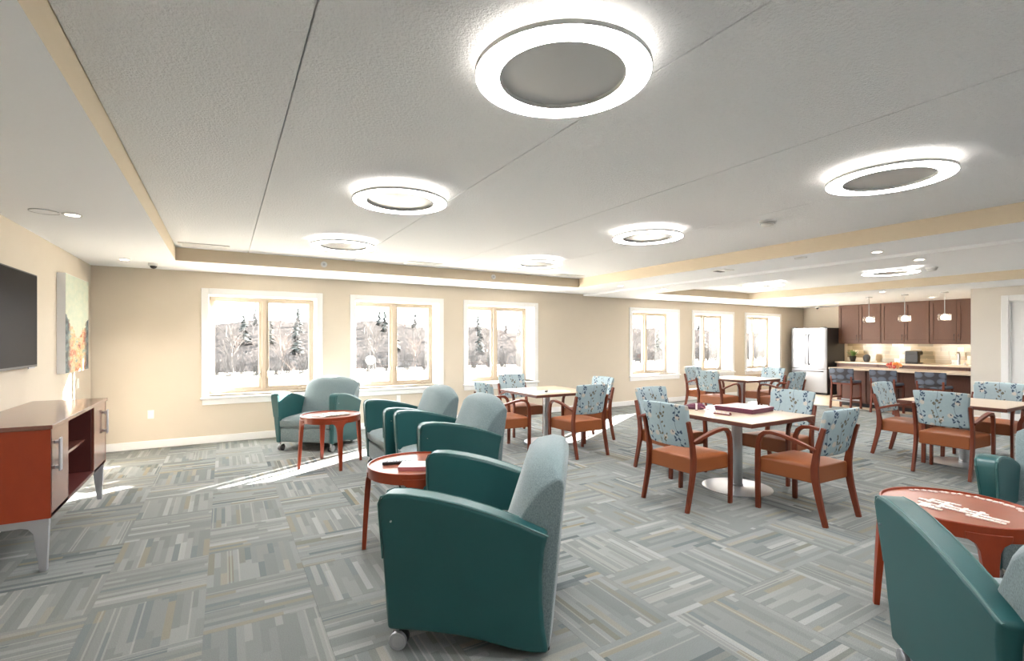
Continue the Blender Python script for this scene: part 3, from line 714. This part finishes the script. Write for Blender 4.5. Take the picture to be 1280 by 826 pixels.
def painting():
    t = NT('abstract_autumn_painting'); v = t.obj(); x, y, z = t.sep(v)       # y 0..1 width, z 0..1.05 height
    n = t.noise(t.comb(0, t.ma('MULTIPLY', y, 1.2), t.ma('MULTIPLY', z, 2.6)), 5, 3, .6)
    n2 = t.noise(t.comb(3, t.ma('MULTIPLY', y, 1.2), t.ma('MULTIPLY', z, 2.6)), 5.5, 4, .7)
    sky = t.mix(n, (.42, .55, .46), (.74, .72, .56))
    dc = t.ma('ABSOLUTE', t.ma('SUBTRACT', y, .5))
    low = t.ma('LESS_THAN', t.ma('ADD', z, t.ma('MULTIPLY', n, .35)), t.ma('ADD', .52, t.ma('MULTIPLY', dc, .55)))
    warm = t.ramp(n2, [(.30, (.04, .06, .08)), (.40, (.60, .16, .07)), (.47, (.74, .42, .30)), (.53, (.66, .48, .16)), (.58, (.72, .66, .52)), (.64, (.25, .38, .35))])
    cool = t.ramp(n2, [(.35, (.02, .035, .05)), (.5, (.06, .09, .11)), (.64, (.16, .24, .25)), (.7, (.5, .3, .2))])
    edge = t.ramp(t.ma('ADD', dc, t.ma('MULTIPLY', n, .2)), [(.38, (0, 0, 0)), (.50, (1, 1, 1))])
    t.set(t.mix(low, sky, t.mix(edge, warm, cool)), .5); return t.m
M['painting'] = painting()
r = thing('painting', 'abstract autumn coloured canvas painting on the left wall', 'painting', (XL, 6.76, 1.12))
MB().box(0, 0, 0, .068, 1.0, 1.05).build('canvas_frame', 'paper', r); MB().box(.068, .004, .004, .07, .996, 1.046).build('picture', 'painting', r)

# ------------------------------------------------------------------ kitchen
KX = 14.42
ks = [(7.10, 6.10), (6.10, 5.10), (5.10, 4.10)]
def shaker(parent, x, y0, y1, z0, z1, m, hy, hz, hlen=.13):
    d = MB().box(x - .018, y0, z0, x, y1, z1).build('door', m, parent, bevel=.002)
    q = .065
    for a in ((y0, y0 + q, z0, z1), (y1 - q, y1, z0, z1)): MB().box(x - .034, a[0], a[2], x - .018, a[1], a[3]).build('stile', m, d, bevel=.002)
    for a in ((z0, z0 + q), (z1 - q, z1)): MB().box(x - .034, y0 + q, a[0], x - .018, y1 - q, a[1]).build('rail', m, d, bevel=.002)
    if hy is not None: MB().tube([(x - .034, hy, hz), (x - .06, hy, hz + .01), (x - .06, hy, hz + hlen - .01), (x - .034, hy, hz + hlen)], .006, 6).build('handle', 'blackplastic', d)
names = ['brown walnut wall cabinet nearest the fridge', 'middle brown walnut wall cabinet behind the centre pendant lamp', 'brown walnut wall cabinet above the sink, rightmost of three']
for (a, b), lb in zip(ks, names):
    r = thing('wall_cabinet', lb, 'cabinet', group='kitchen wall cabinets')
    MB().box(KX, b + .002, 1.41, XR, a - .002, ZL).build('body', 'cab', r)
    mid = (a + b) / 2
    shaker(r, KX, mid + .003, a - .006, 1.414, ZL - .01, 'cab', mid + .04, 1.47); shaker(r, KX, b + .006, mid - .003, 1.414, ZL - .01, 'cab', mid - .04, 1.47)
    MB().box(KX + .06, b + .06, 1.400, KX + .10, a - .06, 1.41).build('under_light', 'strip', r); MB().box(KX, b + .002, 1.375, KX + .02, a - .002, 1.41).build('light_rail', 'cab', r)
names = ['walnut base cabinet by the fridge behind the counter bar', 'walnut base cabinet under the coffee machine', 'walnut base cabinet under the sink']
for (a, b), lb in zip([(7.05, 6.08), (6.08, 5.08), (5.08, 3.60)], names):
    r = thing('base_cabinet', lb, 'cabinet', group='kitchen base cabinets')
    MB().box(14.22, b + .002, .09, XR, a - .002, .86).build('body', 'cabdark', r); MB().box(14.28, b + .002, 0, XR, a - .002, .09).build('toe_kick', 'rubber', r)
    mid = (a + b) / 2
    shaker(r, 14.22, mid + .003, a - .006, .1, .85, 'cabdark', mid + .04, .68); shaker(r, 14.22, b + .006, mid - .003, .1, .85, 'cabdark', mid - .04, .68)
tag(MB().box(14.15, 3.58, .86, XR, 7.07, .90).build('kitchen_worktop', 'counter', bevel=.004), 'cream stone worktop along the kitchen wall below the tiles', 'worktop')
# backsplash tiles
bs = thing('backsplash', 'glossy tan and cream tiled backsplash under the wall cabinets', 'backsplash', (XR - .003, 0, 0))
MB().box(-.004, 3.60, .90, 0, 7.07, 1.41).build('grout', 'counter', bs)
tm = [mat('tile_tan', (.36, .30, .21), .12), mat('tile_olive', (.27, .24, .18), .12), mat('tile_cream', (.58, .50, .38), .1), mat('tile_pale', (.82, .80, .74), .08)]
meshes = {}
row = 0; z = .905
while z < 1.405:
    y = 7.065 - (row % 2) * .15 + .15
    while y > 3.62:
        y1 = min(y, 7.065); y0 = max(y - .296, 3.605)
        short = random.random() < .28
        if short: y0 = max(y1 - .12, 3.605)
        ln = round(y1 - y0, 3)
        if ln > .03:
            k = (3 if random.random() < .45 else 2) if short else (0 if random.random() < .6 else 1)
            key = (ln, k)
            if key not in meshes:
                o = MB().box(-.010, 0, 0, -.004, ln, .097).build('tile', tm[k], bs, loc=(0, y0, z), bevel=.0015); meshes[key] = o.data
            else:
                o = bpy.data.objects.new('tile', meshes[key]); C.objects.link(o); o.parent = bs; o.location = (0, y0, z)
        y = y0 - .004
    z += .101; row += 1
# fridge
r = thing('refrigerator', 'stainless steel french door refrigerator with bottom freezer', 'refrigerator', (13.80, 7.11, 0))
MB().box(.07, 0, .04, .93, .95, 1.80).build('cabinet', mat('fridge_black_side', (.03, .032, .037), .4), r, bevel=.006); MB().box(.09, .02, 0, .9, .93, .04).build('base', 'rubber', r)
def bowed(y0, y1, z0, z1):
    ls = []
    for i in range(9):
        u = i / 8; y = y0 + (y1 - y0) * u; g_ = (y - .475) / .475; x = -.012 + .035 * g_ * g_ ; e = .012 * (max(0, abs(2 * u - 1) - .8) / .2) ** 2
        ls.append([(x + e, y, z0), (.066, y, z0), (.066, y, z1), (x + e, y, z1)])
    return MB().loops(ls)
for y0, y1, z0, z1, hy in ((0, .472, .70, 1.80, .43), (.478, .95, .70, 1.80, .52)):
    d = bowed(y0, y1, z0, z1).build('door', 'fridge', r, bevel=.004)
    MB().tube([(-.015, hy, .80), (-.06, hy, .85), (-.07, hy, 1.2), (-.06, hy, 1.58), (-.015, hy, 1.63)], .013, 8).build('handle', 'handlegrey', d)
d = bowed(0, .95, .06, .69).build('freezer_drawer', 'fridge', r, bevel=.004)
MB().tube([(-.01, .07, .63), (-.055, .1, .63), (-.07, .475, .63), (-.055, .85, .63), (-.01, .88, .63)], .013, 8).build('handle', 'handlegrey', d)
MB().box(.02, .05, 1.80, .12, .13, 1.82).box(.02, .82, 1.80, .12, .90, 1.82).build('hinge_cover', 'rubber', r)
# peninsula bar
PX, PY0, PY1 = 11.81, 3.58, 6.04
r = thing('breakfast_bar', 'dark walnut panelled breakfast bar base behind the stools', 'kitchen bar', group=None)
MB().box(12.08, PY0, .08, 12.62, PY1 - .05, .815).build('body', 'cabdark', r); MB().box(12.12, PY0, 0, 12.58, PY1 - .08, .08).build('toe_kick', 'rubber', r)
for k in range(4):
    a = PY0 + .02 + k * .6; b = a + .57
    MB().box(12.062, a, .1, 12.08, b, .80).build('panel', 'cabdark', r, bevel=.004)
    for y0, y1 in ((a, a + .05), (b - .05, b)): MB().box(12.054, y0, .1, 12.062, y1, .80).build('stile', 'cabdark', r, bevel=.002)
tag(MB().box(PX, PY0, .815, 12.68, PY1, .855).build('bar_worktop', 'counter', bevel=.004), 'cream stone counter of the breakfast bar above the stools', 'worktop')
M['stoolfab'] = None
def stoolfab():
    t = NT('dark_circle_upholstery'); x, y, z = t.sep(t.obj())
    nd = t.n('ShaderNodeTexVoronoi', voronoi_dimensions='2D'); t.put(nd.inputs['Vector'], t.comb(t.ma('MULTIPLY', x, 5.6), t.ma('MULTIPLY', z, 7.5), 0)); nd.inputs['Scale'].default_value = 1; nd.inputs['Randomness'].default_value = .35
    t.set(t.ramp(nd.outputs['Distance'], [(.0, (.10, .12, .16)), (.38, (.075, .09, .12)), (.46, (.028, .024, .03))]), .6); return t.m
M['stoolfab'] = stoolfab()
def make_stool():
    r = thing('bar_stool')
    MB().box(-.21, -.20, .555, .21, .21, .61).build('seat', 'stoolfab', r, bevel=.02, seg=3)
    ls = []
    for i in range(9):
        u = -1 + i / 4; y = -.215 + .03 * u * u
        ls.append([(u * .235, y + .02, .625), (u * .235, y - .02, .625), (u * .238, y - .035, .87), (u * .238, y + .005, .87)])
    MB().loops(ls).build('backrest', 'stoolfab', r, bevel=.014, seg=3, smooth=50)
    for sg in (1, -1):
        MB().sweep([(sg * .2, -.235, 0), (sg * .195, -.2, .3), (sg * .195, -.19, .56), (sg * .20, -.205, .70)], .02, .017).build('rear_leg', 'chairwood', r, bevel=.004)
        MB().sweep([(sg * .2, .19, 0), (sg * .195, .185, .56)], .019, .018).build('front_leg', 'chairwood', r, bevel=.004)
        MB().box(sg * .2 - .012, -.2, .22, sg * .2 + .012, .18, .25).build('side_rail', 'chairwood', r)
    MB().box(-.18, .17, .16, .18, .2, .19).build('foot_rail', 'steel', r); MB().box(-.18, -.22, .16, .18, -.195, .19).build('rear_rail', 'steel', r)
    MB().box(-.19, -.19, .52, .19, .19, .555).build('seat_frame', 'chairwood', r)
    return r
stool = Maker(make_stool)
for y, lb in ((5.57, 'dark bar stool with circle upholstery next to the fridge'), (4.80, 'dark bar stool with circle upholstery, middle of three'), (4.03, 'dark bar stool with circle upholstery, nearest the wall')):
    stool((11.60, y, 0), face(1, 0), lb, 'bar stool', 'bar stools at the breakfast bar')
# pendants
def make_pend():
    r = thing('pendant_lamp')
    MB().lathe([(.001, 0), (.06, 0), (.06, -.02), (.001, -.022)], 24).build('canopy', 'steel', r); MB().cyl((0, 0, -.02), (0, 0, -.42), .006, 8).build('stem', 'steel', r)
    MB().lathe([(.001, -.41), (.018, -.41), (.022, -.45), (.001, -.45)], 16).build('socket', 'steel', r)
    MB().box(-.085, -.085, -.555, .085, .085, -.425).build('shade', 'clear', r, bevel=.012)
    MB().lathe([(.001, -.44), (.035, -.445), (.055, -.47), (.06, -.50), (.05, -.53), (.001, -.545)], 20).build('inner_shade', 'pend', r)
    return r
pend = Maker(make_pend)
for y, lb in ((5.34, 'glass cube pendant lamp over the bar, nearest the fridge'), (4.69, 'glass cube pendant lamp over the bar, middle of three'), (4.04, 'glass cube pendant lamp over the bar, nearest the wall')):
    pend((12.07, y, ZL), 0, lb, 'pendant lamp', 'pendant lamps over the bar')
# worktop items
r = thing('potted_plant', 'small green plant in a dark pot on the kitchen worktop', 'plant', (14.46, 6.78, .90))
MB().lathe([(.001, 0), (.05, 0), (.085, .15), (.075, .15), (.07, .13), (.001, .13)], 20).build('pot', 'blackplastic', r)
gm = mat('plant_green', (.10, .19, .05), .5, var=.3, vscale=20)
for k in range(22):
    a = k * 2.4; l = random.uniform(.13, .23); tlt = random.uniform(.15, .75); d = Vector((math.cos(a) * math.sin(tlt), math.sin(a) * math.sin(tlt), math.cos(tlt))); s_ = Vector((-math.sin(a), math.cos(a), 0)) * .022
    p0 = Vector((.02 * math.cos(a), .02 * math.sin(a), .13)); p1 = p0 + d * l * .55; p2 = p0 + d * l + Vector((0, 0, -.02))
    MB().add([p0 - s_ * .3, p0 + s_ * .3, p1 + s_, p2, p1 - s_, p1 + Vector((0, 0, .006))], [(0, 1, 5), (1, 2, 5), (2, 3, 5), (3, 4, 5), (4, 0, 5), (0, 1, 2, 3, 4)]).build('leaf', gm, r)
r = thing('vase', 'squat dark grey vase on the kitchen worktop', 'vase', (14.46, 6.45, .90))
MB().lathe([(.001, 0), (.05, 0), (.075, .06), (.085, .12), (.07, .165), (.04, .19), (.035, .2), (.028, .19), (.001, .12)], 24).build('body', mat('vase_grey', (.055, .06, .07), .5, bump=.3, bscale=60), r)
r = thing('coffee_machine', 'black coffee machine on the kitchen worktop', 'coffee machine', (14.45, 5.42, .90), PI / 2)
MB().box(-.13, -.12, 0, .13, .16, .03).build('base', 'blackplastic', r, bevel=.008); MB().box(-.13, .02, .03, .13, .16, .24).build('body', 'blackplastic', r, bevel=.015); MB().box(-.135, -.12, .21, .135, .165, .31).build('brew_head', 'blackplastic', r, bevel=.03, seg=4)
MB().tube([(-.09, -.1, .31), (-.09, -.13, .335), (.09, -.13, .335), (.09, -.1, .31)], .009, 8).build('handle', 'steel', r); MB().box(.135, -.02, .03, .19, .15, .27).build('water_tank', 'clear', r, bevel=.006); MB().box(-.06, -.11, .03, .06, .0, .038).build('drip_tray', 'steel', r)
r = thing('faucet', 'chrome kitchen faucet in front of the tiled backsplash', 'faucet', (14.58, 4.62, .90))
MB().cyl((0, 0, 0), (0, 0, .27), .024, 14).build('column', 'steel', r); MB().tube([(0, 0, .24), (-.05, 0, .29), (-.13, 0, .28), (-.18, 0, .23)], .016, 10).build('spout', 'steel', r)
for s_ in (1, -1): MB().cyl((0, s_ * .1, 0), (0, s_ * .1, .05), .016, 10).cyl((0, s_ * .1, .05), (-.0, s_ * .15, .065), .008, 8).build('tap', 'steel', r)
MB().box(-.025, -.14, 0, .025, .14, .012).build('deck_plate', 'steel', r, bevel=.004)
bx, by, bz = 12.2, 4.93, .8555
r = thing('fruit_bowl', 'clear glass fruit bowl on the breakfast bar', 'bowl', (bx, by, bz))
MB().lathe([(.001, 0), (.06, 0), (.07, .008), (.12, .05), (.15, .09), (.144, .09), (.115, .055), (.066, .014), (.001, .012)], 28).build('bowl', 'clear', r)
rm, om = mat('red_fruit', (.55, .05, .03), .3, var=.2, vscale=20), mat('orange_fruit', (.75, .27, .06), .35, var=.1, vscale=20)
fr = [(-.05, .05, .052, rm), (.05, .06, .052, om), (.0, -.06, .052, om), (.07, -.03, .055, rm), (-.07, -.03, .055, rm), (.0, .0, .055, om), (-.02, .10, .085, rm), (.02, -.10, .085, om), (.0, .045, .115, rm), (.03, -.035, .115, om), (-.045, -.02, .112, om)]
for k, (x, y, z, m) in enumerate(fr):
    rr = .038
    a = MB().lathe([(.002, -rr * .88)] + [(rr * math.sin(PI * q / 10), -rr * math.cos(PI * q / 10)) for q in range(1, 10)] + [(.002, rr * .86)], 16)
    t_ = thing('apple' if m is rm else 'orange', 'red apple in the glass fruit bowl' if m is rm else 'orange fruit in the glass fruit bowl', 'fruit', (bx + x, by + y, bz + z), 0, 'red apples in the bowl' if m is rm else 'oranges in the bowl')
    a.build('flesh', m, t_); MB().cyl((0, 0, rr * .8), (.003, 0, rr * 1.15), .0025, 5).build('stem', 'chairwood', t_)

# ------------------------------------------------------------------ outdoors
GZ = -1.5
def grass():
    t = NT('dry_winter_grass'); p = t.pos(); n = t.noise(p, .35, 4, .6)
    t.set(t.mix(n, (.47, .43, .35), (.55, .505, .42)), 1, 0, .1); return t.m
M['grass'] = grass()
struct(MB().box(-80, YW + WD + .1, GZ - .3, 320, 300, GZ), 'ground', 'grass')
struct(MB().box(-80, 36.5, GZ, 320, 40, GZ + .02), 'road', mat('asphalt', (.14, .14, .145), .9))
struct(MB().box(-2.2, YW + WD + .06, GZ - .2, XR + .4, YW + WD + .16, -.1), 'wall_foundation', mat('concrete', (.35, .34, .32), .9))
HX = lambda x: 5.2 + .6 * math.sin(x * .09) + .35 * math.sin(x * .37)
def HZ(x, y): return HX(x) * min(1, max(0, (y - 52) / 26)) ** .8
def hill():
    mb = MB(); n = 200; ls = []
    for i in range(n + 1):
        x = -60 + 360 * i / n
        ls.append([(x, y, GZ + HZ(x, y) + (random.uniform(-.25, .25) if y > 55 else 0) - (.05 if y == 52 else 0)) for y in (52, 53, 55, 58, 62, 67, 72, 78)] + [(x, 84, GZ + HX(x) - .2), (x, 100, GZ - .1)])
    return mb.loops(ls)
def hillmat():
    t = NT('wooded_hill'); p = t.pos(); x, y, z = t.sep(p); n = t.ramp(t.noise(t.comb(t.ma('MULTIPLY', x, 1.6), t.ma('MULTIPLY', y, .5), t.ma('MULTIPLY', z, .6)), 2.4, 5, .8), [(.38, (0, 0, 0)), (.60, (1, 1, 1))])
    t.set(t.mix(n, (.009, .011, .012), (.058, .05, .045)), 1, 0, 0); return t.m
struct(hill(), 'wooded_hill', hillmat())
bark = mat('pale_bark', (.07, .062, .056), .95, var=.2, vscale=3); twig = mat('reddish_twigs', (.085, .066, .056), .95, var=.2, vscale=3); pine = mat('dark_conifer', (.012, .018, .015), .95, var=.35, vscale=2); pine2 = mat('olive_conifer', (.022, .028, .019), .95, var=.3, vscale=2)
def bare_tree(seed, h, name='bare_tree', m=bark, spread=.55):
    rnd = random.Random(seed); mb = MB(); tw = MB()
    def br(p, d, l, r, lev):
        q = p + d * l * .5 + Vector((rnd.uniform(-1, 1), rnd.uniform(-1, 1), .3)) * l * .05; e = p + d * l
        (mb if lev == 0 else tw).tube([p, q, e], [r, r * .8, r * .55], 5 if lev == 0 else 3, cap=False)
        if lev == 3: return
        for k in range((9, 5, 4)[lev]):
            f = rnd.uniform(.3, 1) if lev == 0 else rnd.uniform(.25, 1); s_ = p + d * l * f
            a = rnd.uniform(0, 2 * PI); v = Vector((math.cos(a), math.sin(a), 0)) * spread + d * .75 + Vector((0, 0, .15)); v.normalize()
            br(s_, v, l * rnd.uniform(.42, .62), r * .5 * (1.1 - f * .4), lev + 1)
    br(Vector((0, 0, 0)), Vector((0, 0, 1)), h * .62, h * .018, 0)
    r = thing(name); mb.build('trunk', m, r); tw.build('branches', m, r); return r
def conifer(seed, h, m):
    rnd = random.Random(seed); r = thing('conifer'); MB().tube([(0, 0, 0), (0, 0, h * .95)], [h * .02, .02], 6).build('trunk', bark, r); mb = MB()
    for k in range(150):
        z = h * (.08 + .92 * (k / 150) ** .9); rr = h * .23 * (1 - z / h) ** .8 * rnd.uniform(.6, 1.1) + .06; a = rnd.uniform(0, 2 * PI); c, s_ = math.cos(a), math.sin(a); wd = rr * .38
        mb.add([(0, 0, z + rr * .12), (c * rr * .6 - s_ * wd, s_ * rr * .6 + c * wd, z - rr * .15), (c * rr, s_ * rr, z - rr * .28), (c * rr * .6 + s_ * wd, s_ * rr * .6 - c * wd, z - rr * .15)], [(0, 1, 2), (0, 2, 3)])
    mb.build('foliage', m, r, smooth=0); return r
def shrub(seed, h, m):
    rnd = random.Random(seed); r = thing('bare_shrub'); mb = MB()
    for k in range(60):
        a = rnd.uniform(0, 2 * PI); t_ = rnd.uniform(.05, 1.0); l = h * rnd.uniform(.6, 1.05); d = Vector((math.cos(a) * math.sin(t_), math.sin(a) * math.sin(t_), math.cos(t_))); p = Vector((rnd.uniform(-.3, .3) * h, rnd.uniform(-.3, .3) * h, 0))
        q = p + d * l * .5; e = p + d * l + Vector((0, 0, .1 * h)); mb.tube([p, q, e], [.022, .016, .006], 3, cap=False)
        for j in range(4):
            f = q.lerp(e, rnd.random()); mb.tube([f, f + (d + Vector((rnd.uniform(-1, 1), rnd.uniform(-1, 1), rnd.uniform(-.2, .8))) * .9) * l * .22], [.010, .004], 3, cap=False)
    mb.build('stems', m, r); return r
bt = [Maker(lambda s=s, h=h, m=m: bare_tree(s, h, m=m)) for s, h, m in ((1, 6.2, bark), (2, 5.2, twig), (3, 7.0, bark))]
cf = [Maker(lambda s=s, h=h, m=m: conifer(s, h, m)) for s, h, m in ((4, 7.5, pine), (5, 6.4, pine2))]
scrub = mat('dark_scrub', (.026, .024, .023), .95, var=.2, vscale=3)
sb = [Maker(lambda s=s, h=h, m=m: shrub(s, h, m)) for s, h, m in ((6, 1.5, scrub), (7, 1.9, scrub))]
rnd = random.Random(11)
k = 0
LT, LC = 'leafless grey tree in the tree line beyond the field', 'dark evergreen conifer in the tree line beyond the field'
for row, (y, n, st, sc) in enumerate(((50.9, 24, 4.3, .92), (56.5, 36, 2.7, .58), (61.5, 38, 2.7, .56), (67, 38, 2.7, .52), (73, 38, 2.7, .46))):
    for i in range(n):
        x = -8 + row * .9 + i * st + rnd.uniform(-.25, .25); yy = y + rnd.uniform(-.4, .4); k += 1; f = sc * rnd.uniform(.88, 1.08)
        if (row == 0 and i in (1, 4)) or (row in (1, 3) and i % 4 == 1) or (row == 2 and i % 3 != 2 and x < 8) or (row == 4 and i % 2): o = cf[k % 2]((x, yy, GZ + HZ(x, yy) - .1), rnd.uniform(0, 6), LC, 'tree', 'conifers beyond the field')
        else: o = bt[k % 3]((x, yy, GZ + HZ(x, yy) - .1), rnd.uniform(0, 6), LT, 'tree', 'bare trees beyond the field')
        o.scale = (f, f, f)
for row, y in enumerate((46.8, 48.6)):
    for i in range(44):
        k += 1; o = sb[k % 2]((-7 + row * .9 + i * 1.85 + rnd.uniform(-.15, .15), y, GZ), rnd.uniform(0, 6), 'leafless brown shrub along the far edge of the field', 'shrub', 'shrubs beyond the field')
        f = rnd.uniform(.85, 1.15); o.scale = (.58, .5, f)
def sapling(x, y, seed, h, lb):
    r = bare_tree(seed, h, 'sapling', twig, .35); r.location = (x, y, GZ); tag(r, lb, 'shrub')
sapling(1.75, 14.5, 21, 2.35, 'thin leafless sapling outside the leftmost window'); sapling(4.55, 15.0, 22, 1.9, 'thin leafless sapling beside the globe lamp outside')
def at(px, d):                                            # direction of a pixel column, at depth d
    rr = (px - 640) / 617 * d; return (d * sx + rr * sy, d * sy - rr * sx)
x, y = at(463, 21)
r = thing('garden_lamp', 'white globe garden lamp on dark posts outside the second window', 'lamp post', (x, y, GZ))
MB().cyl((-.06, 0, 0), (-.06, 0, 1.95), .035, 10).build('post', 'blackplastic', r); MB().cyl((.10, 0, 0), (.10, 0, 1.9), .035, 10).build('post', 'blackplastic', r); MB().box(-.12, -.05, 1.9, .16, .05, 1.96).build('crossbar', 'blackplastic', r)
MB().lathe([(.001, 1.93)] + [(.19 * math.sin(PI * q / 12), 2.12 - .19 * math.cos(PI * q / 12)) for q in range(1, 12)] + [(.001, 2.31)], 24).build('globe', 'plate', r)
